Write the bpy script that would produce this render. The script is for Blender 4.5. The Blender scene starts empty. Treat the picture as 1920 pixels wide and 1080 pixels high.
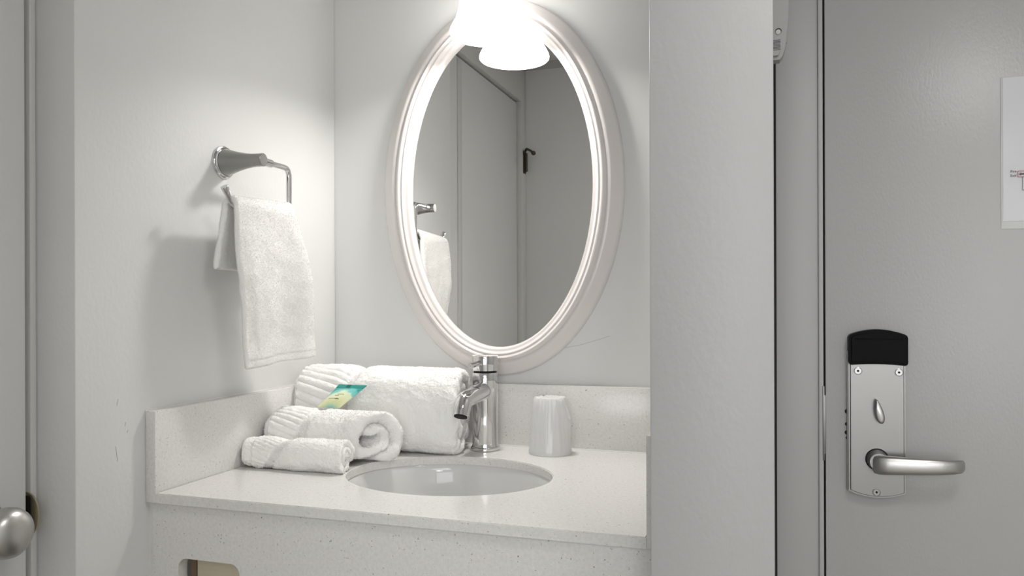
import bpy, bmesh, math, random
from mathutils import Vector, Matrix, noise
random.seed(7)
S = bpy.context.scene
COL = S.collection
PI = math.pi

# ------------------------------------------------------------------ camera, world, exposure, main lights
F_PX, YAW, ROLL, SHIFT = 1470.7, 0.315867, -0.00324, 27.93
CAM = Vector((0.7384, -1.2393, 1.1346))
cd = bpy.data.cameras.new('camera'); cam = bpy.data.objects.new('camera', cd); COL.objects.link(cam)
fw = Vector((-math.sin(YAW), math.cos(YAW), 0)); rt = Vector((math.cos(YAW), math.sin(YAW), 0)); up = Vector((0, 0, 1))
r2 = rt*math.cos(ROLL) + up*math.sin(ROLL); u2 = -rt*math.sin(ROLL) + up*math.cos(ROLL)
cam.matrix_world = Matrix(((r2.x, u2.x, -fw.x, CAM.x), (r2.y, u2.y, -fw.y, CAM.y), (r2.z, u2.z, -fw.z, CAM.z), (0, 0, 0, 1)))
cd.sensor_width = 36; cd.lens = F_PX*36/1920; cd.shift_y = SHIFT/1920; cd.clip_start = 0.01
S.camera = cam
W = bpy.data.worlds.new('world'); S.world = W; W.use_nodes = True
W.node_tree.nodes['Background'].inputs[0].default_value = (0.8, 0.85, 0.9, 1)
W.node_tree.nodes['Background'].inputs[1].default_value = 0.3
S.view_settings.view_transform = 'Standard'; S.view_settings.look = 'None'
S.view_settings.gamma = 1; S.view_settings.use_curve_mapping = False
S.view_settings.exposure = 0.17
SHADE_EMIT = 4.6          # frosted glass shade of the vanity lamp
DOME_EMIT = 22.0          # round ceiling lamp far behind the camera
FILL_W = 9.0             # broad fill light added over the unseen room behind the camera
def area(name, loc, rot, sx, sy, power, color):
    l = bpy.data.lights.new(name, 'AREA'); l.shape = 'RECTANGLE'; l.size = sx; l.size_y = sy; l.energy = power; l.color = color
    o = bpy.data.objects.new(name, l); COL.objects.link(o); o.location = loc; o.rotation_euler = rot; return o
area('fill_panel_light', (1.05, -2.6, 1.905), (0, 0, 0), 0.9, 0.9, FILL_W, (1, 0.985, 0.965))  # ambient fill, added with its panel out of view
area('entry_fill_light', (1.05, -0.95, 1.905), (0, 0, 0), 0.26, 0.26, 3.6, (1, 0.985, 0.965))  # added overhead fill that brightens the door and divider in the mirror
area('window_fill', (1.2, -3.97, 1.15), (math.radians(90), 0, 0), 1.3, 1.1, 8, (0.96, 0.98, 1.0))  # added fill from behind, set at an invented window

bl = bpy.data.lights.new('vanity_bulb', 'AREA'); bl.shape = 'DISK'; bl.size = 0.08; bl.energy = 2.35; bl.color = (1, 0.97, 0.93)
blo = bpy.data.objects.new('vanity_bulb', bl); COL.objects.link(blo); blo.location = (0.3199, -0.0745, 1.583)   # bulb light leaving the open mouth of the shade

# ------------------------------------------------------------------ materials
def mat(name, base, rough=0.5, metal=0.0, **kw):
    m = bpy.data.materials.new(name); m.use_nodes = True
    b = m.node_tree.nodes['Principled BSDF']
    b.inputs['Base Color'].default_value = (*base, 1); b.inputs['Roughness'].default_value = rough; b.inputs['Metallic'].default_value = metal
    for k, v in kw.items(): b.inputs[k.replace('_', ' ')].default_value = v
    return m
def nd(m, t, **kw):
    n = m.node_tree.nodes.new(t)
    for k, v in kw.items(): setattr(n, k, v)
    return n
def lk(m, a, b): m.node_tree.links.new(a, b)
def bump(m, scale, strength, dist=0.001, stretch=None, detail=3, rough=0.5):
    b = m.node_tree.nodes['Principled BSDF']
    tc = nd(m, 'ShaderNodeTexCoord'); mp = nd(m, 'ShaderNodeMapping')
    if stretch: mp.inputs['Scale'].default_value = stretch
    nz = nd(m, 'ShaderNodeTexNoise'); nz.inputs['Scale'].default_value = scale; nz.inputs['Detail'].default_value = detail
    nz.inputs['Roughness'].default_value = rough
    bp = nd(m, 'ShaderNodeBump'); bp.inputs['Strength'].default_value = strength; bp.inputs['Distance'].default_value = dist
    lk(m, tc.outputs['Object'], mp.inputs['Vector']); lk(m, mp.outputs['Vector'], nz.inputs['Vector'])
    lk(m, nz.outputs['Fac'], bp.inputs['Height']); lk(m, bp.outputs['Normal'], b.inputs['Normal'])
    return nz
def tint_noise(m, scale, c0, c1, stretch=None, lo=0.35, hi=0.65):
    b = m.node_tree.nodes['Principled BSDF']
    tc = nd(m, 'ShaderNodeTexCoord'); mp = nd(m, 'ShaderNodeMapping')
    if stretch: mp.inputs['Scale'].default_value = stretch
    nz = nd(m, 'ShaderNodeTexNoise'); nz.inputs['Scale'].default_value = scale
    cr = nd(m, 'ShaderNodeValToRGB'); cr.color_ramp.elements[0].position = lo; cr.color_ramp.elements[1].position = hi
    cr.color_ramp.elements[0].color = (*c0, 1); cr.color_ramp.elements[1].color = (*c1, 1)
    lk(m, tc.outputs['Object'], mp.inputs['Vector']); lk(m, mp.outputs['Vector'], nz.inputs['Vector'])
    lk(m, nz.outputs['Fac'], cr.inputs['Fac']); lk(m, cr.outputs['Color'], b.inputs['Base Color'])

M = {}
M['paint'] = mat('wall_paint', (0.74, 0.745, 0.735), 0.5); bump(M['paint'], 190, 0.22, 0.0012, (1, 1, 0.75)); tint_noise(M['paint'], 3, (0.725, 0.73, 0.72), (0.75, 0.755, 0.745))
M['backpaint'] = mat('back_wall_paint', (0.76, 0.765, 0.755), 0.5); bump(M['backpaint'], 150, 0.15, 0.0008)
M['trim'] = mat('brushed_trim_paint', (0.66, 0.655, 0.635), 0.42); bump(M['trim'], 260, 0.5, 0.001, (1, 1, 0.03), 2)
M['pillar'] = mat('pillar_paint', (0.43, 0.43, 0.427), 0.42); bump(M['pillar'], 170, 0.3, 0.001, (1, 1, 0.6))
M['doorpaint'] = mat('door_paint', (0.475, 0.472, 0.464), 0.3); bump(M['doorpaint'], 300, 0.22, 0.001, (1, 1, 0.5), 3)
M['framepaint'] = mat('door_frame_paint', (0.46, 0.46, 0.452), 0.42); bump(M['framepaint'], 120, 0.15, 0.001, (1, 1, 0.1))
M['ceiling'] = mat('ceiling_paint', (0.76, 0.755, 0.745), 0.8)
M['floor'] = mat('floor_vinyl', (0.36, 0.33, 0.30), 0.5); bump(M['floor'], 40, 0.1)
M['caulk'] = mat('white_caulk', (0.78, 0.77, 0.75), 0.5)
M['chrome'] = mat('polished_chrome', (0.70, 0.70, 0.70), 0.06, 1.0)
M['nickel'] = mat('brushed_nickel', (0.56, 0.55, 0.535), 0.34, 1.0); bump(M['nickel'], 400, 0.12, 0.0004, (1, 1, 0.04))
M['post'] = mat('dark_satin_nickel', (0.36, 0.355, 0.345), 0.27, 1.0)
M['satin'] = mat('satin_steel', (0.30, 0.295, 0.285), 0.38, 1.0); bump(M['satin'], 500, 0.1, 0.0003, (1, 1, 0.05))
M['brass'] = mat('dull_brass', (0.55, 0.49, 0.36), 0.38, 1.0)
M['darkbrass'] = mat('dark_brass', (0.10, 0.085, 0.06), 0.45, 1.0)
M['black'] = mat('black_plastic', (0.003, 0.003, 0.004), 0.5, Specular_IOR_Level=0.1)
M['hole'] = mat('dark_recess', (0.008, 0.007, 0.006), 0.9)
M['gap'] = mat('dark_gap', (0.02, 0.02, 0.018), 0.9)
M['mirror'] = mat('mirror_silver', (0.90, 0.90, 0.89), 0.0, 1.0)
M['frame'] = mat('mirror_frame_lacquer', (0.74, 0.705, 0.69), 0.28, Coat_Weight=0.3)
M['porcelain'] = mat('white_porcelain', (0.72, 0.72, 0.715), 0.08)
M['towel'] = mat('white_terry', (0.93, 0.922, 0.905), 0.95, Sheen_Weight=0.15); bump(M['towel'], 900, 0.2, 0.0010)
M['woven'] = mat('white_woven_band', (0.86, 0.85, 0.83), 0.9)
M['unit'] = mat('grey_plastic', (0.36, 0.355, 0.34), 0.4)
M['slot'] = mat('grille_slot', (0.05, 0.05, 0.05), 0.8)
M['paper'] = mat('printed_paper', (0.70, 0.70, 0.73), 0.4)
M['laminate'] = mat('laminate_film', (0.63, 0.635, 0.62), 0.07)
M['ink'] = mat('black_ink', (0.07, 0.07, 0.08), 0.5)
M['redink'] = mat('red_ink', (0.5, 0.12, 0.14), 0.5)
M['wood'] = mat('pale_wood', (0.62, 0.56, 0.42), 0.6); tint_noise(M['wood'], 30, (0.55, 0.49, 0.35), (0.68, 0.62, 0.48), (0.08, 1, 1.4)); 
M['darkwood'] = mat('dark_wood', (0.16, 0.11, 0.07), 0.7)
M['scuff'] = mat('scuff', (0.45, 0.45, 0.44), 0.7)

def quartz():
    m = mat('speckled_quartz', (0.66, 0.64, 0.62), 0.16); b = m.node_tree.nodes['Principled BSDF']
    tc = nd(m, 'ShaderNodeTexCoord')
    nz = nd(m, 'ShaderNodeTexNoise'); nz.inputs['Scale'].default_value = 420; nz.inputs['Detail'].default_value = 2
    add = nd(m, 'ShaderNodeMixRGB', blend_type='ADD'); add.inputs['Fac'].default_value = 0.006
    lk(m, tc.outputs['Object'], add.inputs['Color1']); lk(m, nz.outputs['Color'], add.inputs['Color2']); lk(m, tc.outputs['Object'], nz.inputs['Vector'])
    prev = None
    base = nd(m, 'ShaderNodeTexNoise'); base.inputs['Scale'].default_value = 260; base.inputs['Detail'].default_value = 3
    lk(m, tc.outputs['Object'], base.inputs['Vector'])
    cr = nd(m, 'ShaderNodeValToRGB'); e = cr.color_ramp.elements; e[0].position = .3; e[1].position = .62
    e[0].color = (0.71, 0.70, 0.68, 1); e[1].color = (0.775, 0.765, 0.745, 1); lk(m, base.outputs['Fac'], cr.inputs['Fac'])
    prev = cr.outputs['Color']
    for sc, rad, thr, col in ((150, 0.105, 0.80, (0.17, 0.16, 0.15)), (260, 0.16, 0.72, (0.34, 0.325, 0.305)), (330, 0.2, 0.7, (0.85, 0.84, 0.82))):
        v = nd(m, 'ShaderNodeTexVoronoi'); v.inputs['Scale'].default_value = sc; lk(m, add.outputs['Color'], v.inputs['Vector'])
        lt = nd(m, 'ShaderNodeMath', operation='LESS_THAN'); lt.inputs[1].default_value = rad; lk(m, v.outputs['Distance'], lt.inputs[0])
        sx = nd(m, 'ShaderNodeSeparateColor'); lk(m, v.outputs['Color'], sx.inputs['Color'])
        gt = nd(m, 'ShaderNodeMath', operation='GREATER_THAN'); gt.inputs[1].default_value = thr; lk(m, sx.outputs['Red'], gt.inputs[0])
        ml = nd(m, 'ShaderNodeMath', operation='MULTIPLY'); lk(m, lt.outputs[0], ml.inputs[0]); lk(m, gt.outputs[0], ml.inputs[1])
        mx = nd(m, 'ShaderNodeMixRGB'); lk(m, ml.outputs[0], mx.inputs['Fac']); lk(m, prev, mx.inputs['Color1']); mx.inputs['Color2'].default_value = (*col, 1)
        prev = mx.outputs['Color']
    lk(m, prev, b.inputs['Base Color']); return m
M['quartz'] = quartz()
def emit(name, col, st):
    m = bpy.data.materials.new(name); m.use_nodes = True; nt = m.node_tree; nt.nodes.clear()
    e = nt.nodes.new('ShaderNodeEmission'); o = nt.nodes.new('ShaderNodeOutputMaterial'); e.inputs[0].default_value = (*col, 1); e.inputs[1].default_value = st
    nt.links.new(e.outputs[0], o.inputs[0]); return m
M['shade'] = emit('lit_frosted_glass', (1, 0.965, 0.915), SHADE_EMIT)
M['dome'] = emit('lit_ceiling_dome', (1, 0.98, 0.95), DOME_EMIT)
def film():
    m = bpy.data.materials.new('frosted_film'); m.use_nodes = True; nt = m.node_tree; nt.nodes.clear()
    o = nt.nodes.new('ShaderNodeOutputMaterial'); d = nt.nodes.new('ShaderNodeBsdfDiffuse'); t = nt.nodes.new('ShaderNodeBsdfTranslucent')
    g = nt.nodes.new('ShaderNodeBsdfGlossy'); x = nt.nodes.new('ShaderNodeBsdfTransparent')
    for n_, c in ((d, 0.95), (t, 0.97), (g, 0.9), (x, 0.98)): n_.inputs['Color'].default_value = (c, c, c, 1)
    g.inputs['Roughness'].default_value = 0.28
    a = nt.nodes.new('ShaderNodeMixShader'); a.inputs[0].default_value = 0.5; b = nt.nodes.new('ShaderNodeMixShader'); b.inputs[0].default_value = 0.30
    c = nt.nodes.new('ShaderNodeMixShader'); c.inputs[0].default_value = 0.06
    L = nt.links.new; L(d.outputs[0], a.inputs[1]); L(t.outputs[0], a.inputs[2]); L(a.outputs[0], b.inputs[1]); L(x.outputs[0], b.inputs[2])
    L(b.outputs[0], c.inputs[1]); L(g.outputs[0], c.inputs[2]); L(c.outputs[0], o.inputs[0]); return m
M['film'] = film()

# ------------------------------------------------------------------ helpers
def finish(name, bm, m, parent=None, smooth=35):
    bmesh.ops.remove_doubles(bm, verts=bm.verts, dist=1e-7)
    bmesh.ops.recalc_face_normals(bm, faces=bm.faces)
    me = bpy.data.meshes.new(name); bm.to_mesh(me); bm.free()
    return link_mesh(name, me, m, parent, smooth)
def wloc(o):
    v = Vector(o.location)
    while o.parent: o = o.parent; v += Vector(o.location)
    return v
def link_mesh(name, me, m, parent=None, smooth=35):
    for p in me.polygons: p.use_smooth = True
    if smooth: me.set_sharp_from_angle(angle=math.radians(smooth))
    if isinstance(m, (list, tuple)):
        for k in m: me.materials.append(k)
    else: me.materials.append(m)
    o = bpy.data.objects.new(name, me); COL.objects.link(o)
    # origin at the bottom centre of the mesh
    xs = [v.co.x for v in me.vertices]; ys = [v.co.y for v in me.vertices]; zs = [v.co.z for v in me.vertices]
    c = Vector(((min(xs)+max(xs))/2, (min(ys)+max(ys))/2, min(zs)))
    me.transform(Matrix.Translation(-c))
    o.location = c - (wloc(parent) if parent else Vector((0, 0, 0)))
    if parent: o.parent = parent
    return o
def thing(name, loc, label, cat, group=None):
    o = bpy.data.objects.new(name, None); COL.objects.link(o); o.location = loc; o.empty_display_size = 0.02
    return tag(o, label, cat, group)
def tag(o, label, cat, group=None):
    o['label'] = label; o['category'] = cat
    if group: o['group'] = group
    return o
def struct(o, label=None):
    o['kind'] = 'structure'
    if label: o['label'] = label
    return o
def box(bm, x0, x1, y0, y1, z0, z1, bev=0.0, seg=2):
    n = bmesh.new(); vs = [n.verts.new(c) for c in ((x0,y0,z0),(x1,y0,z0),(x1,y1,z0),(x0,y1,z0),(x0,y0,z1),(x1,y0,z1),(x1,y1,z1),(x0,y1,z1))]
    for f in ((3,2,1,0),(4,5,6,7),(0,1,5,4),(1,2,6,5),(2,3,7,6),(3,0,4,7)): n.faces.new([vs[i] for i in f])
    if bev: bmesh.ops.bevel(n, geom=n.edges[:], offset=bev, segments=seg, affect='EDGES', profile=0.5)
    merge(bm, n)
def merge(bm, n):
    me = bpy.data.meshes.new('tmp'); n.to_mesh(me); n.free(); bm.from_mesh(me); bpy.data.meshes.remove(me)
def basis(d):
    d = Vector(d).normalized(); a = Vector((0, 0, 1)) if abs(d.z) < 0.95 else Vector((0, 1, 0))
    x = a.cross(d).normalized(); return x, d.cross(x), d
def lathe(bm, prof, o, d=(0, 0, 1), n=48, cap=True):
    o = Vector(o); X, Y, D = basis(d); rings = []
    for r, h in prof:
        rings.append([bm.verts.new(o + D*h + (X*math.cos(2*PI*k/n) + Y*math.sin(2*PI*k/n))*max(r, 1e-5)) for k in range(n)])
    for a, b in zip(rings, rings[1:]):
        for k in range(n): bm.faces.new((a[k], a[(k+1) % n], b[(k+1) % n], b[k]))
    if cap:
        bm.faces.new(rings[0][::-1]); bm.faces.new(rings[-1])
def tube(bm, pts, r, n=20, caps=True):
    pts = [Vector(p) for p in pts]; rad = r if isinstance(r, (list, tuple)) else [r]*len(pts)
    t0 = (pts[1]-pts[0]).normalized(); X, Y, _ = basis(t0); rings = []
    for i, p in enumerate(pts):
        t = (pts[min(i+1, len(pts)-1)] - pts[max(i-1, 0)]).normalized()
        X = (X - t*X.dot(t)).normalized(); Y = t.cross(X)
        rings.append([bm.verts.new(p + (X*math.cos(2*PI*k/n) + Y*math.sin(2*PI*k/n))*rad[i]) for k in range(n)])
    for a, b in zip(rings, rings[1:]):
        for k in range(n): bm.faces.new((a[k], a[(k+1) % n], b[(k+1) % n], b[k]))
    if caps: bm.faces.new(rings[0][::-1]); bm.faces.new(rings[-1])
def fillet(pts, r, n=8):
    pts = [Vector(p) for p in pts]; out = [pts[0]]
    for i in range(1, len(pts)-1):
        a, b, c = pts[i-1], pts[i], pts[i+1]; p = b + (a-b).normalized()*r; q = b + (c-b).normalized()*r
        for k in range(n+1):
            t = k/n; out.append(p*(1-t)**2 + b*2*t*(1-t) + q*t*t)
    out.append(pts[-1]); return out
def extrude_poly(bm, loops, axis, a0, a1):
    """2-D loops (outer first, then holes) filled and given a thickness along an axis"""
    n = bmesh.new(); edges = []
    def mk(u, v, a):
        return {'x': (a, u, v), 'y': (u, a, v), 'z': (u, v, a)}[axis]
    for lp in loops:
        vs = [n.verts.new(mk(u, v, a0)) for u, v in lp]
        for i in range(len(vs)): edges.append(n.edges.new((vs[i], vs[(i+1) % len(vs)])))
    bmesh.ops.triangle_fill(n, edges=edges, use_beauty=True, use_dissolve=False)
    g = bmesh.ops.extrude_face_region(n, geom=n.faces[:])
    dv = Vector(mk(0, 0, a1-a0))
    bmesh.ops.translate(n, verts=[v for v in g['geom'] if isinstance(v, bmesh.types.BMVert)], vec=dv)
    merge(bm, n)
def rrect(x0, x1, z0, z1, r, n=8):
    out = []
    for cx, cz, a in ((x1-r, z1-r, 0), (x0+r, z1-r, 90), (x0+r, z0+r, 180), (x1-r, z0+r, 270)):
        for k in range(n+1):
            t = math.radians(a + 90*k/n); out.append((cx+r*math.cos(t), cz+r*math.sin(t)))
    return out
def B(name, b, m, parent=None, bev=0.0, **k):
    bm = bmesh.new(); box(bm, *b, bev=bev, **k); return finish(name, bm, m, parent)

# ------------------------------------------------------------------ the setting
CH = 1.935; YC = -0.556; YP = -1.30
struct(B('floor', (-0.2, 2.3, -4.1, 0.2, -0.05, 0), M['floor']), 'floor, out of sight below the picture')
struct(B('ceiling', (-0.2, 2.3, -4.1, 0.2, CH, CH+0.05), M['ceiling']), 'grey ceiling seen in the top of the oval mirror')
struct(B('wall_back', (-0.12, 0.645, 0, 0.12, 0, CH), M['backpaint']), 'smooth pale wall behind the oval mirror')
wl = struct(B('wall_left', (-0.14, 0, YC, 0, 0, CH), M['paint'], bev=0.002), 'white painted side wall carrying the towel holder')
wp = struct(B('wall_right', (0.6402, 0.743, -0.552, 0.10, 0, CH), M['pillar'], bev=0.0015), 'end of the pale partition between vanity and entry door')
struct(B('wall_outer', (1.95, 2.05, -4.0, 0.12, 0, CH), M['backpaint']), 'far right wall, outside the picture')
struct(B('wall_front', (-0.14, 2.05, -4.1, -4.0, 0, CH), M['backpaint']), 'wall far behind the camera')
struct(B('wall_divider', (-0.034, 0.40, YP-0.06, YP, 0, CH), M['backpaint']), 'grey wall at the right of the mirror reflection')
struct(B('wall_far_left', (-0.14, -0.034, -4.0, YP, 0, CH), M['backpaint']), 'left wall of the room behind the camera')
bm = bmesh.new()
extrude_poly(bm, [[(YP, CH), (YP, CH-0.02), (YP+0.006, CH-0.02), (YP+0.02, CH-0.004), (YP+0.02, CH)]], 'x', -0.034, 0.40)
struct(finish('trim_1', bm, M['framepaint']), 'moulding under the ceiling')
struct(B('trim_2', (-0.14, -0.035, -1.2505, YC, 1.80, CH), M['trim']), 'painted header above the closet door in the mirror')
struct(B('trim_3', (-0.14, -0.035, YP, -1.2505, 0, CH), M['trim'], bev=0.0015), 'door casing beside the closet door in the mirror')

# left door: leaf set back in the jamb, with knob
d1 = bpy.data.objects.new('door_1', None); COL.objects.link(d1); d1.location = (-0.07, -0.91, 0.004); struct(d1, 'pale grey door with a round satin knob at the left edge')
B('door_leaf', (-0.088, -0.050, -1.246, -0.5755, 0.006, 1.795), M['paint'], d1, bev=0.0015)
bm = bmesh.new(); box(bm, -0.0505, -0.0465, -0.7485, -0.722, 0.006, 1.79, bev=0.0012); finish('stile_bead', bm, M['trim'], d1)
KC = Vector((-0.005, -0.637, 0.9005))
bm = bmesh.new(); lathe(bm, [(0.033, 0), (0.033, 0.003), (0.030, 0.0055), (0.024, 0.0065), (0.022, 0.009), (0.012, 0.010), (0.0115, 0.024)], (-0.0503, KC.y, KC.z), (1, 0, 0)); rose = finish('rose', bm, M['nickel'], d1)
bm = bmesh.new(); prof = [(0.011, -0.027), (0.0125, -0.024), (0.018, -0.019), (0.0245, -0.011), (0.0278, -0.002), (0.0282, 0.004), (0.0262, 0.011), (0.021, 0.0165), (0.013, 0.0195), (0.005, 0.0205), (0.0, 0.0206)]
lathe(bm, [(a*0.93, b*0.95) for a, b in prof], KC, (1, 0, 0), 64); finish('door_knob', bm, M['nickel'], d1, 60)
# jamb stop and strike plate on the wall's end face
bm = bmesh.new(); box(bm, -0.135, -0.0575, YC-0.004, YC+0.001, 0, 1.795, bev=0.001); box(bm, -0.135, -0.0545, YC-0.010, YC-0.002, 0, 1.795, bev=0.001)
struct(finish('trim_4', bm, M['trim']), 'door stop strip beside the left door edge')
bm = bmesh.new()
out = [(-0.075, 0.8735)] + [(-0.058 + 0.0175*math.sin(math.radians(a)), 0.898 - 0.0245*math.cos(math.radians(a))) for a in range(0, 181, 10)] + [(-0.075, 0.9225)]
extrude_poly(bm, [out], 'y', YC-0.0125, YC-0.0104)
sp = finish('strike_plate', bm, M['brass']); tag(sp, 'brass strike plate with rounded lip on the jamb behind the left knob', 'strike plate')
bm = bmesh.new(); extrude_poly(bm, [rrect(-0.073, -0.0515, 0.880, 0.919, 0.003)], 'y', YC-0.0128, YC-0.0122); finish('latch_hole', bm, M['hole'], sp)

# entry door in its frame
struct(B('door_frame', (0.743, 0.8185, 0.055, 0.13, 0, CH), M['framepaint'], bev=0.001), 'painted jamb between partition and entry door').name = 'trim_5'
struct(B('trim_6', (0.8115, 0.8185, 0.050, 0.0555, 0, CH), M['framepaint'], bev=0.0015), 'raised edge of the jamb beside the entry door')
struct(B('trim_7', (0.8185, 0.8225, 0.085, 0.12, 0, CH), M['gap']), 'dark gap along the entry door')
struct(B('wall_entry', (1.75, 1.95, 0.055, 0.13, 0, CH), M['backpaint']), 'wall beyond the entry door')
struct(B('trim_8', (0.7432, 0.7506, 0.0535, 0.0552, 0, CH), M['gap']), 'dark gap between partition and door jamb')
DY = 0.065
d2 = bpy.data.objects.new('door_2', None); COL.objects.link(d2); d2.location = (1.28, DY+0.02, 0.0); struct(d2, 'grey painted entry door on the right')
B('door_leaf', (0.8222, 1.748, DY, DY+0.04, 0.004, CH-0.002), M['doorpaint'], d2, bev=0.0012)
# wear marks where an older lock left holes
bm = bmesh.new()
for x, z, r in ((0.8535, 0.9665, 0.0042), (0.8525, 0.947, 0.003), (0.8525, 0.934, 0.0035), (0.853, 0.926, 0.0025)):
    lathe(bm, [(r, 0), (r*0.7, 0.0006)], (x, DY-0.0001, z), (0, -1, 0), 9)
finish('paint_chip', bm, M['hole'], d2)
bm = bmesh.new(); box(bm, 0.8172, 0.8196, 0.0475, 0.0505, 0.892, 1.006, bev=0.0006); box(bm, 0.8190, 0.8212, 0.049, 0.075, 0.902, 0.992, bev=0.0004)
tag(finish('strike_plate', bm, M['satin']), 'narrow steel strike plate on the jamb edge of the entry door', 'strike plate')

# scuffs on the walls
def scuff(pts, w, plane):
    bm = bmesh.new(); tube(bm, pts, w, 6); return bm
bm = bmesh.new(); tube(bm, [(0.424, -0.0001, 1.0614), (0.448, -0.0001, 1.066), (0.475, -0.0001, 1.074), (0.497, -0.0001, 1.0812)], 0.00028, 6); finish('scuff_mark', bm, M['scuff'], bpy.data.objects['wall_back']); bm = bmesh.new()
for a, b_ in (((0.4954, 1.0215), (0.4972, 1.0135)), ((0.484, 0.992), (0.485, 0.987)), ((0.4991, 0.9655), (0.4965, 0.947)), ((0.480, 0.982), (0.482, 0.979))):
    tube(bm, [(0.0001, -a[0], a[1]), (0.0001, -b_[0], b_[1])], 0.0003, 6)
finish('scuff_mark', bm, M['scuff'], wl)

# ------------------------------------------------------------------ vanity counter
X0, X1, D, T, Z, H = 0.0161, 0.6218, 0.4529, 0.0161, 0.90, 0.1016
SX, SY, SA, SB = 0.3205, -0.2427, 0.144, 0.1205
vc = thing('vanity_counter', (0.319, -0.23, 0.70), 'speckled pale quartz vanity top with splashes and front apron', 'counter')
bm = bmesh.new(); ell = [(SX+SA*math.cos(2*PI*k/96), SY+SB*math.sin(2*PI*k/96)) for k in range(96)]
extrude_poly(bm, [[(X0, -D), (X1, -D), (X1, -0.001), (X0, -0.001)], ell], 'z', Z-0.012, Z)
es = [e for e in bm.edges if all(abs(v.co.z-Z) < 1e-5 for v in e.verts) and len(e.link_faces) == 2 and e.calc_face_angle(0) > 1.2]
bmesh.ops.bevel(bm, geom=es, offset=0.0012, segments=2, affect='EDGES')
finish('countertop', bm, M['quartz'], vc, 30)
def bx(n, b, bev=0.0008): return B(n, b, M['quartz'], vc, bev=bev)
bx('backsplash', (X0, X1, -T, -0.0005, Z, Z+H))
bx('side_splash', (0.0015, X0, -D-0.0005, -0.0005, Z-0.012, Z+H)); bx('side_splash', (X1, 0.6398, -D, -0.0005, Z-0.012, Z+H))
bm = bmesh.new(); extrude_poly(bm, [[(0.006, 0.70), (0.6398, 0.70), (0.6398, Z-0.012), (0.006, Z-0.012)], rrect(0.0445, 0.1345, 0.772, 0.8212, 0.013)], 'y', -D+0.006, -D+0.022)
finish('apron', bm, M['quartz'], vc, 30)
bm = bmesh.new(); box(bm, 0.0, 0.0065, -D+0.008, -D+0.02, 0.70, Z-0.012); box(bm, 0.0, 0.0018, -D+0.001, -0.001, Z-0.012, Z+H+0.0008, bev=0.0004)
box(bm, X0, X1, -0.0022, -0.0004, Z+H-0.0002, Z+H+0.0012, bev=0.0004)
tube(bm, [(X0, -T-0.0002, Z+0.0004), (X1, -T-0.0002, Z+0.0004)], 0.0012, 8)
finish('caulk_line', bm, M['caulk'], vc)
bm = bmesh.new(); box(bm, 0.058, 0.60, -D+0.024, -D+0.042, 0.71, 0.86, bev=0.001); finish('wooden_support', bm, M['wood'], vc)
bm = bmesh.new(); box(bm, 0.049, 0.0575, -D+0.0225, -D+0.060, 0.71, 0.87, bev=0.001); finish('support_end', bm, M['darkwood'], vc)
# basin
bm = bmesh.new(); prof = []
n = 96; rings = []
for k, (s, z) in enumerate(((1.10, 0), (1.015, 0), (1.005, -0.002), (0.985, -0.012), (0.955, -0.035), (0.90, -0.065), (0.80, -0.095), (0.62, -0.118), (0.38, -0.130), (0.17, -0.134), (0.15, -0.1365), (0.001, -0.137))):
    rings.append([bm.verts.new((SX+SA*s*math.cos(2*PI*i/n), SY+SB*s*math.sin(2*PI*i/n), Z-0.0122+z)) for i in range(n)])
for a, b_ in zip(rings, rings[1:]):
    for i in range(n): bm.faces.new((a[i], a[(i+1) % n], b_[(i+1) % n], b_[i]))
bm.normal_update()
sk = thing('sink_basin', (SX, SY, Z-0.155), 'white oval porcelain basin set under the quartz counter', 'sink')
bowl = finish('bowl', bm, M['porcelain'], sk, 50)
md = bowl.modifiers.new('thickness', 'SOLIDIFY'); md.thickness = 0.006; md.offset = -1
bm = bmesh.new(); lathe(bm, [(0.022, 0), (0.022, 0.002), (0.018, 0.003), (0.006, 0.0015), (0.0, 0.0015)], (SX, SY, Z-0.0122-0.1368)); finish('drain', bm, M['chrome'], sk)

# ------------------------------------------------------------------ faucet
FX, FY = 0.3068, -0.058
fa = thing('faucet', (FX, FY, Z), 'polished chrome single lever faucet standing behind the basin', 'faucet')
bm = bmesh.new(); lathe(bm, [(0.0225, 0), (0.0235, 0.001), (0.0235, 0.004), (0.0222, 0.0055), (0.0205, 0.006)], (FX, FY, Z)); finish('base_ring', bm, M['chrome'], fa)
bm = bmesh.new(); lathe(bm, [(0.0212, 0.006), (0.0205, 0.012), (0.0203, 0.04), (0.0203, 0.11), (0.0203, 0.1225), (0.0196, 0.1235), (0.0185, 0.1235)], (FX, FY, Z), n=64); finish('body', bm, M['chrome'], fa)
bm = bmesh.new(); lathe(bm, [(0.0185, 0.1234), (0.0185, 0.1262)], (FX, FY, Z)); finish('collar', bm, M['hole'], fa)
bm = bmesh.new(); lathe(bm, [(0.019, 0.126), (0.0203, 0.127), (0.0206, 0.135), (0.0215, 0.1488), (0.0208, 0.1505), (0.0, 0.1508)], (FX, FY, Z), n=64); cap = finish('handle', bm, M['chrome'], fa)
bm = bmesh.new(); tube(bm, [(FX-0.001, FY-0.015, 1.0405), (FX-0.0075, FY-0.044, 1.0368)], 0.0040, 20)
tube(bm, [(FX-0.0073, FY-0.0432, 1.0369), (FX-0.0080, FY-0.0465, 1.0365)], [0.0048, 0.0048], 20); finish('lever_pin', bm, M['chrome'], cap)
pts = [(FX, FY-0.008, 0.9950), (FX, FY-0.03, 0.9943), (FX, FY-0.068, 0.9918), (FX, FY-0.094, 0.9865), (FX, FY-0.106, 0.9670)]
P = []
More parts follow.
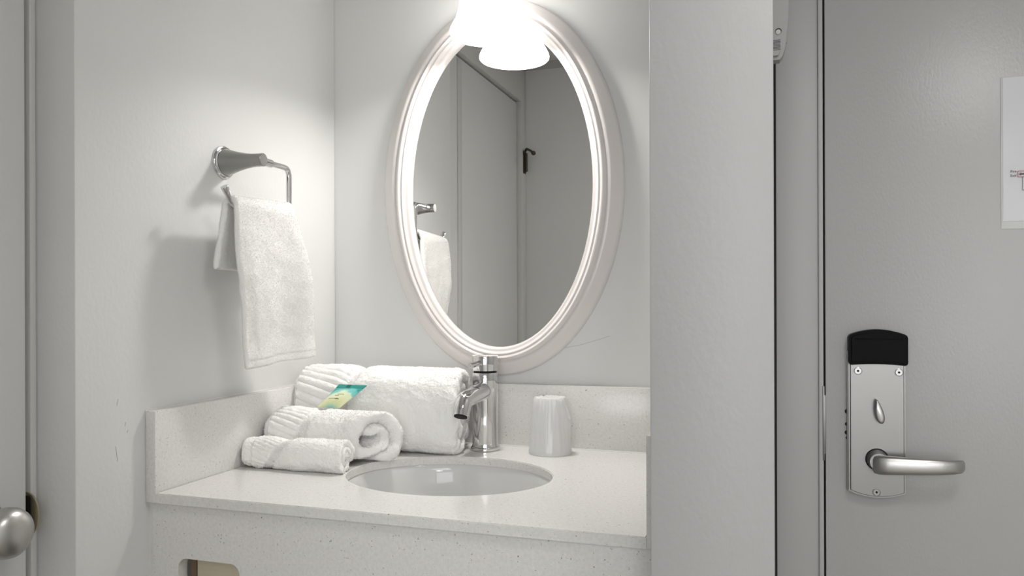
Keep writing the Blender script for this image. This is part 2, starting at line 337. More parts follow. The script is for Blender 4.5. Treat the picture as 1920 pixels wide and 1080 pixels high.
for i in range(25):
    t = i/24; 
    k = t*(len(pts)-1); j = min(int(k), len(pts)-2); f = k-j
    p0, p1, p2, p3 = (Vector(pts[max(j-1, 0)]), Vector(pts[j]), Vector(pts[j+1]), Vector(pts[min(j+2, len(pts)-1)]))
    P.append(0.5*((2*p1)+(p2-p0)*f+(2*p0-5*p1+4*p2-p3)*f*f+(3*p1-p0-3*p2+p3)*f**3))
bm = bmesh.new(); tube(bm, P, [0.0148-0.0022*min(1, i/24) for i in range(25)], 32); spt = finish('spout', bm, M['chrome'], fa, 50)
e = P[-1]; d_ = (P[-1]-P[-2]).normalized()
bm = bmesh.new(); lathe(bm, [(0.0100, 0), (0.0100, 0.0006)], e+d_*0.0002, d_, 32); finish('aerator', bm, M['hole'], spt)

# ------------------------------------------------------------------ wrapped cup
CX, CY = 0.4142, -0.058
cu = thing('wrapped_cup', (CX, CY, Z), 'upside-down plastic cup in a frosted wrapper right of the faucet', 'cup')
bm = bmesh.new(); lathe(bm, [(0.0305, 0.0006), (0.0315, 0.002), (0.0305, 0.006), (0.030, 0.008), (0.0225, 0.083), (0.021, 0.085), (0.0, 0.0855)], (CX, CY, Z), cap=False); finish('cup', bm, M['film'], cu, 50)
bm = bmesh.new(); rings = []; n = 120
prof = [(0.0328, 0.0004), (0.0336, 0.003), (0.0330, 0.007), (0.0320, 0.012)] + [(0.0318-0.0062*t, 0.016+0.066*t) for t in (0.15, 0.3, 0.45, 0.6, 0.75, 0.9)] + [(0.0252, 0.085), (0.0235, 0.0875), (0.017, 0.0862), (0.009, 0.0850), (0.001, 0.0846)]
for j, (r, h) in enumerate(prof):
    ring = []
    for i in range(n):
        a = 2*PI*i/n; x, y = math.cos(a), math.sin(a)
        cr = 0.0017*noise.noise(Vector((x*6, y*6, h*9)))+0.0010*noise.noise(Vector((x*11, y*11, h*60)))
        w = min(1, h/0.02)
        rr = r + cr*w
        hh = h + (0.0022*noise.noise(Vector((x*4, y*4, 9)))*max(0, (h-0.078)/0.01) if h > 0.078 else 0)
        # loose flap on the right side: film pulled outward below the shoulder
        da = (a - math.radians(8) + PI) % (2*PI) - PI
        if abs(da) < 0.6 and 0.02 < h < 0.08: rr += 0.0035*(1-(abs(da)/0.6)**2)*math.exp(-((h-0.050)/0.014)**2)
        ring.append(bm.verts.new((CX+rr*x, CY+rr*y, Z+hh)))
    rings.append(ring)
for a, b_ in zip(rings, rings[1:]):
    for i in range(n): bm.faces.new((a[i], a[(i+1) % n], b_[(i+1) % n], b_[i]))
finish('wrapper', bm, M['film'], cu, 40)
bm = bmesh.new()
fl = [(0.0215, 0.0885), (0.0262, 0.078), (0.0322, 0.064), (0.0345, 0.0555), (0.0335, 0.0540), (0.0290, 0.058), (0.0262, 0.068), (0.0235, 0.078)]
extrude_poly(bm, [[(CX+u, Z+v) for u, v in fl]], 'y', CY-0.0045, CY-0.0035); finish('wrapper_flap', bm, M['film'], cu)

# ------------------------------------------------------------------ oval mirror
MX, MZ = 0.3140, 1.3267
mi = thing('oval_mirror', (MX, -0.01, MZ-0.3115), 'tall oval mirror in a moulded white frame above the basin', 'mirror')
prof = [(0.0, 0.0), (0.0, 0.009), (0.03, 0.0125), (0.08, 0.0140), (0.20, 0.0170), (0.34, 0.0215), (0.42, 0.0228), (0.47, 0.0218), (0.50, 0.0205), (0.53, 0.0212), (0.57, 0.0245), (0.62, 0.0258), (0.67, 0.0248), (0.70, 0.0220), (0.73, 0.0222), (0.76, 0.0232), (0.80, 0.0222), (0.83, 0.0196), (0.86, 0.0188), (0.90, 0.0186), (0.95, 0.0176), (0.98, 0.0130), (1.0, 0.0085), (1.0, 0.0)]
bm = bmesh.new(); n = 220; rings = []
for t, h in prof:
    a = 0.2088+(0.1585-0.2088)*t; b_ = 0.3115+(0.2648-0.3115)*t
    rings.append([bm.verts.new((MX+a*math.cos(2*PI*i/n), -h-0.0004, MZ+b_*math.sin(2*PI*i/n))) for i in range(n)])
for a, b_ in zip(rings, rings[1:]+rings[:1]):
    for i in range(n): bm.faces.new((a[i], a[(i+1) % n], b_[(i+1) % n], b_[i]))
finish('frame', bm, M['frame'], mi, 50)
bm = bmesh.new(); extrude_poly(bm, [[(MX+0.1583*math.cos(2*PI*i/n), MZ+0.2646*math.sin(2*PI*i/n)) for i in range(n)]], 'y', -0.008, -0.001)
finish('mirror_glass', bm, M['mirror'], mi, 30)

# ------------------------------------------------------------------ vanity lamp
LX, LY, LZ = 0.3199, -0.0745, 1.5607
la = thing('vanity_lamp', (LX, -0.01, 1.74), 'wall lamp with a glowing bell shaped glass shade over the mirror', 'lamp')
pr = [(0.0560, -0.0030), (0.0585, -0.0040), (0.0605, -0.0020), (0.0610, 0.001), (0.0600, 0.005), (0.0565, 0.012), (0.0520, 0.020), (0.0485, 0.030), (0.0462, 0.042), (0.0445, 0.056), (0.0425, 0.072), (0.0395, 0.088), (0.034, 0.105), (0.024, 0.116), (0.0, 0.120)]
bm = bmesh.new(); lathe(bm, pr, (LX, LY, LZ), n=72, cap=False)
sh = finish('glass_shade', bm, M['shade'], la, 60)
bm = bmesh.new(); lathe(bm, [(0.026, 0.112), (0.026, 0.150), (0.018, 0.158), (0.0, 0.158)], (LX, LY, LZ)); finish('socket_cup', bm, M['chrome'], la)
bm = bmesh.new(); tube(bm, fillet([(LX, LY, LZ+0.150), (LX, LY, LZ+0.185), (LX, -0.012, LZ+0.185)], 0.02), 0.008); finish('arm', bm, M['chrome'], la)
bm = bmesh.new(); lathe(bm, [(0.055, 0), (0.055, 0.010), (0.045, 0.016), (0.0, 0.018)], (LX, -0.0006, LZ+0.185), (0, -1, 0)); finish('wall_plate', bm, M['chrome'], la)

# ------------------------------------------------------------------ towel holder
RY, RZ, RX = -0.304, 1.336, 0.058
th = thing('towel_holder', (0.0, RY, RZ-0.075), 'chrome open towel ring with cone mount on the left wall', 'towel holder')
bm = bmesh.new(); lathe(bm, [(0.0235, 0.0002), (0.0235, 0.002), (0.0225, 0.0035), (0.0208, 0.004), (0.0203, 0.006), (0.0203, 0.0065)], (0, RY, RZ), (1, 0, 0), 64); finish('wall_flange', bm, M['chrome'], th)
bm = bmesh.new(); lathe(bm, [(0.0195, 0.0055), (0.0175, 0.012), (0.0135, 0.026), (0.0107, 0.040), (0.0095, 0.050), (0.0092, 0.060), (0.0092, 0.0675), (0.0084, 0.0682), (0.0, 0.0683)], (0, RY, RZ), (1, 0, 0), 64); finish('cone_post', bm, M['post'], th)
bm = bmesh.new(); tube(bm, [(RX, RY+0.006, RZ), (RX, RY+0.0295, RZ)], 0.0062, 28); finish('joint_sleeve', bm, M['chrome'], th)
BZ = 1.2635
bm = bmesh.new(); path = fillet([(RX, RY+0.028, RZ), (RX, -0.2285, RZ), (RX, -0.2285, BZ), (RX, -0.356, BZ), (RX, -0.3745, 1.2885)], 0.0135)
tube(bm, path, 0.0042, 20); finish('ring_rod', bm, M['chrome'], th)
bm = bmesh.new(); dd = (Vector((RX, -0.3745, 1.2885))-Vector((RX, -0.356, BZ))).normalized(); e = Vector((RX, -0.3745, 1.2885))
tube(bm, [e-dd*0.009, e, e+dd*0.001], [0.0045, 0.0054, 0.0050], 20); finish('rod_tip', bm, M['chrome'], th)

# ------------------------------------------------------------------ towels
def tufts(verts, faces, mats, surf, count, ln=0.0015, wd=0.0006, mi_=0):
    """little terry loops standing on the cloth: each a bent two-quad blade; surf() -> point, normal"""
    for _ in range(count):
        s = surf()
        if s is None: continue
        p, nrm = s
        r = Vector((random.gauss(0, 1), random.gauss(0, 1), random.gauss(0, 1))); r = (r - nrm*r.dot(nrm))
        if r.length < 1e-4: continue
        r.normalize(); t = nrm.cross(r)
        l = ln*random.uniform(0.6, 1.2); k = random.uniform(0.5, 1.3)
        q = p + nrm*l*0.55 + r*l*k*0.3; e_ = p + nrm*l*0.75 + r*l*k*0.9
        b0 = len(verts); w = t*wd*0.5
        verts.extend([p-w, p+w, q+w*1.2, q-w*1.2, e_+w*0.6, e_-w*0.6]); faces.extend([(b0, b0+1, b0+2, b0+3), (b0+3, b0+2, b0+4, b0+5)])
def rolled_towel(name, label, xl, xr, cl, cr, ry, rz, T, turns, band, shear, seed, nU=150, nSeg=400, step=0.72, pb=0.7, tuft=26000, dip=0.0, a0=-0.6, group=None, tail=None, hump=0.0, droop=0.0):
    """a cloth rolled round a lengthwise axis: spiral section swept from the left to the right end"""
    # band = (hem_end, rib_end, twill_end) in metres from left edge
    rnd = random.Random(seed); L = xr-xl
    nS = nSeg; Rm = (ry+rz)/2
    loop = []                                   # (angle, radius factor 0..1 outwards, side)
    pitch = T
    Smax = turns*2*PI
    spine = []
    for i in range(nS+1):
        f = i/nS; f = f**1.25
        th_ = f*Smax; lay = math.floor(th_/(2*PI)); ph = th_-lay*2*PI; q = max(0.0, (ph-step*2*PI)/((1-step)*2*PI)); q = q*q*(3-2*q)
        r = Rm - T*0.5 - pitch*1.03*(lay + q)
        spine.append((a0+th_, max(r, 0.0015), f))
    def sect(u):
        """section outline at u (0..1): list of (y, z, circumf coordinate, side)"""
        x = u*L
        endw = min(1.0, max(0.0, 1-((0.006-x)/0.006)))if x < 0.006 else 1.0
        xe = (L-x); wr = T*0.42
        er = math.sqrt(max(0.0, 1-((wr-xe)/wr)**2)) if xe < wr else 1.0
        wl_ = 0.010; el = math.sqrt(max(0.0, 1-((wl_-x)/wl_)**2)) if x < wl_ else 1.0
        w = min(er, 0.25+0.75*el)
        sc = 1.0 - 0.16*(1-el) - dip*math.exp(-((x-band[2])/0.014)**2) + hump*math.exp(-((x-band[1]*0.45)/(band[1]*0.5))**2)
        out = []
        for (a, r, f) in spine: out.append((a, r + T*0.47*w, f, 1))
        a, r, f = spine[-1]
        for k in range(1, 6):
            q = PI*k/6; out.append((a+math.sin(q)*T*0.45*w/max(r, 0.006)*0.8, r + T*0.47*w*math.cos(q), f, 0))
        for (a, r, f) in reversed(spine): out.append((a, r - T*0.47*w, f, -1))
        a, r, f = spine[0]
        for k in range(1, 6):
            q = PI*k/6; out.append((a-math.sin(q)*T*0.5*w/r, r - T*0.47*w*math.cos(q), f, 0))
        return out, sc
    verts = []; nor = []; info = []; m_ = 0
    for iu in range(nU+1):
        t = iu/nU
        # denser near both ends
        u = t - 0.06*math.sin(2*PI*t)
        sec, sc = sect(u); m_ = len(sec); x = u*L
        cy, cz = cl[0]+(cr[0]-cl[0])*u, 0
        for (a, r, f, side) in sec:
            ca, sa = math.cos(a), math.sin(a)
            circ = a*Rm
            disp = 0
            outer = (side == 1)
            tw = band[2] - 0.0 + 0.016*math.sin(a)           # band boundary leans to the right towards the top
            shift = tw-band[2]
            if outer:
                xb = x - shift
                if x < band[0]: disp = -0.0012 + 0.0008*math.exp(-((x-0.002)/0.0015)**2)
                elif xb < band[1]:
                    g = abs(math.sin((circ-0.3*x)*PI/band[3])); e0 = min(1, (x-band[0])/0.003, (band[1]-xb)/0.003)
                    disp = -0.0012 + max(0, e0)*band[4]*(g**0.32)
                elif xb < band[2]:
                    disp = -0.0012 + 0.0012*math.sin((circ*1.0+x*1.3)*2*PI/(0.0055 if Rm > 0.03 else 0.0040))
                else: disp = 0.0012*min(1, (xb-band[2])/0.003)
            v3 = Vector((x*9+seed, ca*1.3*Rm/0.05, sa*1.3*Rm/0.05))
            big = 0.0024*noise.noise(v3*1.4) + 0.0022*noise.noise(Vector((x*34, ca*Rm*34, sa*Rm*34+seed)))*min(1, Rm/0.04) + 0.0009*noise.noise(Vector((x*130, ca*Rm*130, sa*Rm*130+seed)))
            terry = 0.0006*noise.noise(Vector((x*420, ca*r*420, sa*r*420)))
            rr = (r*sc + disp*(Rm/(Rm)) + big*(0.4+0.6*r/Rm) + terry)
            pe = 1 - (0.18 if sa > 0 else 1-pb)*min(1, r/Rm)**3
            y = rr*math.copysign(abs(ca)**pe, ca)*ry/Rm; z = rr*math.copysign(abs(sa)**pe, sa)*rz/Rm
            # sit on the counter: soft flattening of the bottom
            zz = z + rz; zf = 0.5*(zz + math.sqrt(zz*zz + (0.18*rz)**2)) - 0.09*rz*math.exp(-zz/rz*2)
            zf = max(zf, 0.0004+0.0002*r/Rm)
            zf -= droop*max(0, 1-x/0.05)**2*zf
            # slanted right end: the end face turns towards the room
            xx = xl + x + (shear*y + 0.006*noise.noise(Vector((ca*r*60, sa*r*60, seed+0.5))))*max(0, (u-0.5)*2)**2
            lean = cl[1]*(1-u)+cr[1]*u
            verts.append(Vector((xx, cy + y + lean*(zf-rz), Z+zf)))
            info.append((outer, x-shift))
    faces = []
    for iu in range(nU):
        for k in range(m_):
            a = iu*m_+k; b_ = iu*m_+(k+1) % m_
            faces.append((a, b_, b_+m_, a+m_))
    # close the ends with strips joining outer and inner side of the sheet
    ns = nS+1
    for base in (0, nU*m_):
        for k in range(nS):
            o1, o2 = base+k, base+k+1; i1 = base+ns+5+(nS-k); i2 = base+ns+5+(nS-k-1)
            faces.append((o1, o2, i2, i1) if base else (o2, o1, i1, i2))
        faces.append(tuple(base+k for k in range(nS, nS+7))); faces.append(tuple([base+k for k in range(2*ns+4, 2*ns+10)]+[base]))
    V = list(verts)
    def surf():
        iu = int(rnd.random()*nU); k = int(rnd.random()*m_)
        a = iu*m_+k; b_ = iu*m_+(k+1) % m_; oc, xb = info[a]
        side_outer = k < ns
        if not side_outer and rnd.random() < 0.5 and iu < nU*0.8: return None
        if side_outer and k > ns*0.75 and iu < nU*0.9: return None
        if oc and xb < band[2] and rnd.random() < 0.75: return None
        A, Bv, Cv, Dv = verts[a], verts[b_], verts[b_+m_], verts[a+m_]
        nn = (Bv-A).cross(Dv-A)
        if nn.length < 1e-12: return None
        nn.normalize(); nn = -nn if surf.flip else nn
        s, t = rnd.random(), rnd.random()
        p = A*(1-s)*(1-t)+Bv*s*(1-t)+Cv*s*t+Dv*(1-s)*t
        return p - nn*0.0002, nn
    # orientation test on an outer vertex
    q = (nU//2)*m_+ns//8; nn = (verts[q+1]-verts[q]).cross(verts[q+m_]-verts[q]); cen = Vector((verts[q].x, (cl[0]+cr[0])/2, Z+rz))
    surf.flip = nn.dot(verts[q]-cen) < 0
    random.seed(seed); tufts(V, faces, None, surf, tuft)
    me = bpy.data.meshes.new(name); me.from_pydata([tuple(v) for v in V], [], faces); me.update()
    o = link_mesh(name, me, M['towel'], None, 0)
    tag(o, label, 'towel', group); return o
G = 'rolled white towels on the counter'
rolled_towel('rolled_bath_towel', 'largest rolled white terry towel with ribbed border, at the back beside the faucet', 0.010, 0.280, (-0.103, -0.12), (-0.080, 0), 0.056, 0.0655, 0.019, 3.0,
             (0.010, 0.082, 0.096, 0.0145, 0.0058), -0.15, 3, nU=240, nSeg=1000, pb=0.5, tuft=90000, dip=0.10, a0=-0.2, group=G, hump=-0.02)
rolled_towel('rolled_hand_towel', 'medium rolled white hand towel with spiral end, between the largest roll and the smallest', 0.022, 0.194, (-0.214, 0), (-0.207, 0), 0.035, 0.0378, 0.0165, 1.55,
             (0.010, 0.056, 0.070, 0.0098, 0.0042), 0.75, 11, nU=150, nSeg=460, tuft=60000, dip=0.035, a0=-1.2, group=G)
rolled_towel('rolled_washcloth', 'smallest rolled white washcloth, lying in front of the other rolls', 0.0205, 0.182, (-0.276, 0), (-0.275, 0), 0.0210, 0.0215, 0.0075, 2.6,
             (0.018, 0.050, 0.064, 0.0062, 0.0022), -0.1, 23, nU=150, nSeg=640, tuft=36000, dip=0.09, a0=-0.3, group=G)

def hanging_towel():
    rnd = random.Random(5)
    Tt = 0.0085; R = 0.0042+Tt*0.5+0.0030
    # path in (x, z): up the back, over the bar, down the front
    path = []
    zb, zt, zf = 1.181, BZ, 1.049
    nb, nt, nf = 50, 24, 130
    for i in range(nb): path.append(('b', i/nb))
    for i in range(nt): path.append(('t', i/nt))
    for i in range(nf+1): path.append(('f', i/nf))
    nW = 110; rows = []
    def point(k, v, off):
        kind, t = path[k]
        hw = R + off
        if kind == 'b':
            x = RX - hw - 0.0155*math.sin(0.5*PI*(1-t)); z = zb + (zt-zb)*t; yl, yr = -0.3635 - 0.000*t, -0.238
            yl = -0.366 + 0.004*t; d = (zt-z)
        elif kind == 't':
            a = PI - PI*t; x = RX + hw*math.cos(a); z = zt + hw*math.sin(a) + 0.006*v*math.sin(a); yl, yr = -0.364, -0.2325; d = 0
            yl = -0.362-0.006*t
        else:
            d = t; x = RX + hw + 0.006*math.sin(PI*min(1, t*1.2)) - 0.002*t; z = zt + (zf-zt)*t
            yl = -0.368 - 0.005*math.sin(PI*min(1, t*1.6)) + 0.027*t*t
            yr = -0.2325 + 0.018*t**0.5*0.9 + 0.032*t
            z += 0.008*t*v - 0.004*t
        y = yl+(yr-yl)*v
        dd = t if kind == 'f' else (1-t if kind == 'b' else 0)
        # soft vertical folds, fading at the bar
        if kind != 't':
            fo = 0.0085*math.sin(v*6.2+0.6+dd*1.0)+0.0026*math.sin(v*14+dd*3)
            x += fo*min(1, dd*2.2) * (1 if kind == 'f' else 0.45)
            if kind == 'f': x -= 0.010*math.exp(-((v-0.02)/0.12)**2)*min(1, dd*2)
        x += 0.0012*noise.noise(Vector((y*50, z*50, off*90))); 
        # edges and hems thinner
        return Vector((x, y, z))
    def th(k, v):
        kind, t = path[k]; w = 1.0
        e = min(v, 1-v)*0.14; w *= math.sqrt(max(0.02, 1-((0.004-e)/0.004)**2)) if e < 0.004 else 1
        if kind == 'f':
            q = (1-t)*(zt-zf)
            if q < 0.0035: w *= math.sqrt(max(0.02, 1-((0.0035-q)/0.0035)**2))
            if 0.010 < q < 0.0125: w *= 0.78
            elif q <= 0.010: w *= 0.86
        if kind == 'b':
            q = t*(zt-zb)
            if q < 0.003: w *= math.sqrt(max(0.02, 1-((0.003-q)/0.003)**2))
        return w
    K = len(path); vs = []; 
    for sgn in (1, -1):
        for k in range(K):
            for j in range(nW+1):
                v = j/nW; w = th(k, v)
                p = point(k, v, sgn*Tt*0.5*w)
                p.x += 0.0005*noise.noise(p*400)*sgn; vs.append(p)
    N = K*(nW+1); faces = []
    for k in range(K-1):
        for j in range(nW):
            a = k*(nW+1)+j; faces.append((a, a+1, a+nW+2, a+nW+1)); faces.append((N+a, N+a+nW+1, N+a+nW+2, N+a+1))
    for k in range(K-1):
        for j in (0, nW):
            a = k*(nW+1)+j; b_ = a+nW+1; faces.append((a, b_, b_+N, a+N) if j == 0 else (b_, a, a+N, b_+N))
    for k in (0, K-1):
        for j in range(nW):
            a = k*(nW+1)+j; faces.append((a+1, a, a+N, a+1+N) if k == 0 else (a, a+1, a+1+N, a+N))
    V = list(vs)
    def surf():
        s = rnd.random() < 0.75; base = 0 if s else N
        k = int(rnd.random()*(K-1)); j = int(rnd.random()*nW); a = base+k*(nW+1)+j
        A, Bv, Dv = vs[a], vs[a+1], vs[a+nW+1]; nn = (Bv-A).cross(Dv-A)
        if nn.length < 1e-12: return None
        nn.normalize()
        c = Vector((RX, A.y, min(A.z, BZ))); o_ = A-c
        out = o_.dot(nn) > 0
        if out != s: nn = -nn
        p = A+(Bv-A)*rnd.random()+(Dv-A)*rnd.random()
        return p-nn*0.0002, nn
    random.seed(9); tufts(V, faces, None, surf, 110000, 0.0013, 0.00028)
    me = bpy.data.meshes.new('hand_towel'); me.from_pydata([tuple(v) for v in V], [], faces); me.update()
    o = link_mesh('hand_towel', me, M['towel'], None, 0)
    tag(o, 'white terry hand towel hanging folded over the chrome towel holder', 'towel')
hanging_towel()

# ------------------------------------------------------------------ lotion sachet
def sachet():
    m = mat('sachet_foil', (0.3, 0.7, 0.65), 0.25, Coat_Weight=0.5); b = m.node_tree.nodes['Principled BSDF']
    uv = nd(m, 'ShaderNodeUVMap'); sp_ = nd(m, 'ShaderNodeSeparateXYZ'); lk(m, uv.outputs['UV'], sp_.inputs[0])
    nz = nd(m, 'ShaderNodeTexNoise'); nz.inputs['Scale'].default_value = 5; lk(m, uv.outputs['UV'], nz.inputs['Vector'])
    ad = nd(m, 'ShaderNodeMath', operation='MULTIPLY_ADD'); ad.inputs[1].default_value = 0.22; lk(m, nz.outputs['Fac'], ad.inputs[0]); lk(m, sp_.outputs['Y'], ad.inputs[2])
    # curved border: v + 0.5*(u-.5)^2
    su = nd(m, 'ShaderNodeMath', operation='SUBTRACT'); su.inputs[1].default_value = 0.55; lk(m, sp_.outputs['X'], su.inputs[0])
    sq = nd(m, 'ShaderNodeMath', operation='POWER'); sq.inputs[1].default_value = 2; ab = nd(m, 'ShaderNodeMath', operation='ABSOLUTE'); lk(m, su.outputs[0], ab.inputs[0]); lk(m, ab.outputs[0], sq.inputs[0])
    ma = nd(m, 'ShaderNodeMath', operation='MULTIPLY_ADD'); ma.inputs[1].default_value = 1.0; lk(m, sq.outputs[0], ma.inputs[0]); lk(m, ad.outputs[0], ma.inputs[2])
    cr = nd(m, 'ShaderNodeValToRGB'); r = cr.color_ramp; r.elements[0].position = 0.0; r.elements[0].color = (0.12, 0.45, 0.40, 1); r.elements[1].position = 1; r.elements[1].color = (0.03, 0.33, 0.30, 1)
    for p, c in ((0.16, (0.36, 0.62, 0.52)), (0.24, (0.60, 0.68, 0.38)), (0.45, (0.76, 0.76, 0.46)), (0.72, (0.68, 0.78, 0.56)), (0.80, (0.22, 0.58, 0.54)), (0.95, (0.10, 0.50, 0.47))):
        e_ = r.elements.new(p); e_.color = (*c, 1)
    lk(m, ma.outputs[0], cr.inputs['Fac']); lk(m, cr.outputs['Color'], b.inputs['Base Color'])
    # corner points: bottom-left, bottom-right, top-left, top-right
    bl, br, tl, tr = Vector((0.0895, -0.2035, 0.9775)), Vector((0.126, -0.1995, 0.9775)), Vector((0.1065, -0.168, 1.0090)), Vector((0.1535, -0.166, 1.0085))
    nn = (tr-bl).cross(tl-br).normalized(); 
    if nn.y > 0: nn = -nn
    bl2 = bl
    nU_, nV_ = 24, 30; bm = bmesh.new(); uvl = bm.loops.layers.uv.new('UVMap'); g = {}
    def pt(u, v, s):
        base = bl*(1-u)*(1-v)+br*u*(1-v)+tl*(1-u)*v+tr*u*v
        th_ = 0.0052*(max(0, math.sin(PI*u))**0.6)*(max(0, math.sin(PI*min(1, v/0.86)))**0.7 if v < 0.86 else 0)
        wr = 0.0006*noise.noise(Vector((u*5, v*5, 1)))*math.sin(PI*u)
        return base + nn*((th_+0.00035)*(s if s > 0 else -0.35) + wr)
    for s in (1, -1):
        for i in range(nU_+1):
            for j in range(nV_+1): g[s, i, j] = bm.verts.new(pt(i/nU_, j/nV_, s))
    def face(vs, uvs):
        f = bm.faces.new(vs)
        for l, q in zip(f.loops, uvs): l[uvl].uv = q
    for s in (1, -1):
        for i in range(nU_):
            for j in range(nV_):
                ids = [(i, j), (i+1, j), (i+1, j+1), (i, j+1)]
                if s < 0: ids.reverse()
                face([g[s, a, b_] for a, b_ in ids], [(a/nU_, b_/nV_) for a, b_ in ids])
    for i in range(nU_):
        for j in (0, nV_): face([g[1, i, j], g[1, i+1, j], g[-1, i+1, j], g[-1, i, j]], [(i/nU_, j/nV_)]*4)
    for j in range(nV_):
        for i in (0, nU_): face([g[1, i, j], g[1, i, j+1], g[-1, i, j+1], g[-1, i, j]], [(i/nU_, j/nV_)]*4)
    root = thing('lotion_sachet', (0.115, -0.19, 0.9775), 'small teal and yellow toiletry sachet leaning between the largest and medium towel rolls', 'sachet')
    finish('sachet_body', bm, m, root, 60)
    # sealed strip on top
    seal = mat('teal_seal', (0.02, 0.27, 0.235), 0.3); dark = mat('dark_teal', (0.005, 0.12, 0.10), 0.35)
    bm = bmesh.new()
    def quad(bm, u0, u1, v0, v1, off):
        q = [bl*(1-u)*(1-v)+br*u*(1-v)+tl*(1-u)*v+tr*u*v for u, v in ((u0, v0), (u1, v0), (u1, v1), (u0, v1))]
        a = [bm.verts.new(p+nn*off) for p in q]; c = [bm.verts.new(p+nn*(off-0.0011)) for p in q]
        bm.faces.new(a); bm.faces.new(c[::-1])
        for i in range(4): bm.faces.new((a[i], c[i], c[(i+1) % 4], a[(i+1) % 4]))
    quad(bm, 0, 1, 0.86, 1.0, 0.0009); finish('top_seal', bm, seal, root)
    bm = bmesh.new(); quad(bm, 0.33, 0.48, 0.865, 0.995, 0.0011); finish('seal_mark', bm, dark, root)
    bm = bmesh.new()
    ink = mat('sachet_ink', (0.12, 0.16, 0.12), 0.5)
    # thin printed script lines
    for v, u0, u1 in ((0.50, 0.42, 0.66), (0.44, 0.36, 0.52), (0.31, 0.22, 0.62), (0.295, 0.50, 0.66)):
        pts_ = []
        for k in range(24):
            u = u0+(u1-u0)*k/23; vv = v + 0.010*math.sin(k*1.9) + 0.02*(u-u0)
            pts_.append(pt(u, vv, 1)+nn*0.00015)
        tube(bm, pts_, 0.00022, 5)
    for k in range(5):
        u = 0.30+0.07*k; pts_ = [pt(u+0.02*math.cos(a), 0.79+0.022*math.sin(a), 1)+nn*0.0002 for a in [x*0.7 for x in range(8)]]
        tube(bm, pts_, 0.0002, 5)
    finish('printed_script', bm, ink, root)
sachet()

# ------------------------------------------------------------------ entry door lock
lk_ = thing('door_lock', (0.894, DY, 0.836), 'satin steel keycard lock with black reader and lever on the entry door', 'door lock')
def plate_loop(x0, x1, zb_, zt_, sag_b, sag_t, rc=0.003, n=16):
    out = []
    for k in range(n+1):
        t = k/n; x = x0+(x1-x0)*t; out.append((x, zb_ + sag_b*(2*t-1)**2))
    for k in range(n+1):
        t = 1-k/n; x = x0+(x1-x0)*t; out.append((x, zt_ - sag_t*(2*t-1)**2))
    return out
def solid(name, loop, y0, y1, m, parent, bev=0.002, seg=3):
    bm = bmesh.new(); a = [bm.verts.new((u, y0, v)) for u, v in loop]; f = bm.faces.new(a)
    g = bmesh.ops.extrude_face_region(bm, geom=[f]); vs = [v for v in g['geom'] if isinstance(v, bmesh.types.BMVert)]
    bmesh.ops.translate(bm, verts=vs, vec=(0, y1-y0, 0))
    if bev:
        es = [e for e in bm.edges if all(abs(v.co.y-y1) < 1e-6 for v in e.verts)]
        bmesh.ops.bevel(bm, geom=es, offset=bev, segments=seg, affect='EDGES')
    return finish(name, bm, m, parent, 40)
PY = 0.046
solid('face_plate', plate_loop(0.8535, 0.9315, 0.8405, 1.062, 0.0085, 0), DY, PY, M['satin'], lk_, 0.003)
solid('back_lip', plate_loop(0.8520, 0.9325, 0.8385, 1.06, 0.0085, 0), DY, DY-0.008, M['satin'], lk_, 0.001)
def housing(x0, x1, z0, z1, sag, r):
    out = []; n = 14
    for k in range(n+1):                       # bottom edge bowed upward in the middle
        t = k/n; out.append((x0+r+(x1-x0-2*r)*t, z0 + 0.0018*(1-(2*t-1)**2)))
    out += [(x1-r*0.3, z0+r*0.3), (x1, z0+r)]
    zc = z1-sag-r; out += [(x1, zc), (x1-r*0.3, zc+r*0.8)]
    for k in range(n+1):
        t = 1-k/n; out.append((x0+r+(x1-x0-2*r)*t, z1 - sag*0.85*(2*t-1)**2))
    out += [(x0+r*0.3, zc+r*0.8), (x0, zc), (x0, z0+r), (x0+r*0.3, z0+r*0.3)]
    return out
rd = solid('card_reader', housing(0.8535, 0.9345, 1.0395, 1.093, 0.0085, 0.004), DY, PY-0.007, M['black'], lk_, 0.004, 4)
B('reader_ridge', (0.862, 0.928, PY-0.0078, PY-0.006, 1.0785, 1.0800), M['black'], rd, bev=0.0004)
for x, z in ((0.8665, 1.0305), (0.9225, 1.0295), (0.8915, 0.8495)):
    bm = bmesh.new(); lathe(bm, [(0.0057, -0.0002), (0.0057, 0.0008), (0.0050, 0.0011), (0.0050, 0.0003), (0.0046, 0.0003), (0.0044, 0.0009), (0.0024, 0.0009), (0.0, 0.0009)], (x, PY, z), (0, -1, 0), 32); s_ = finish('screw', bm, M['post'], lk_)
    bm = bmesh.new(); lathe(bm, [(0.0019, 0.0), (0.0016, 0.0004)], (x, PY-0.0008, z), (0, -1, 0), 6); finish('screw_socket', bm, M['hole'], s_)
# thumb turn: tapered blade
lp = []
for k in range(32):
    a = 2*PI*k/32; v = math.sin(a)*0.0182; w = 0.0062 - 0.0022*math.sin(a)
    u = math.cos(a)*w; lp.append((0.894 + u - 0.20*v, 0.9715 + v))
bm = bmesh.new(); rings = []
for yy, k in ((PY, 1.0), (PY-0.009, 1.0), (PY-0.012, 0.93), (PY-0.0135, 0.78), (PY-0.0142, 0.5)):
    rings.append([bm.verts.new((0.894+(u-0.894)*k, yy, 0.9715+(v-0.9715)*(0.5+0.5*k))) for u, v in lp])
for a, b_ in zip(rings, rings[1:]):
    for k in range(32): bm.faces.new((a[k], a[(k+1) % 32], b_[(k+1) % 32], b_[k]))
bm.faces.new(rings[0][::-1]); bm.faces.new(rings[-1]); finish('thumb_turn', bm, M['nickel'], lk_, 50)
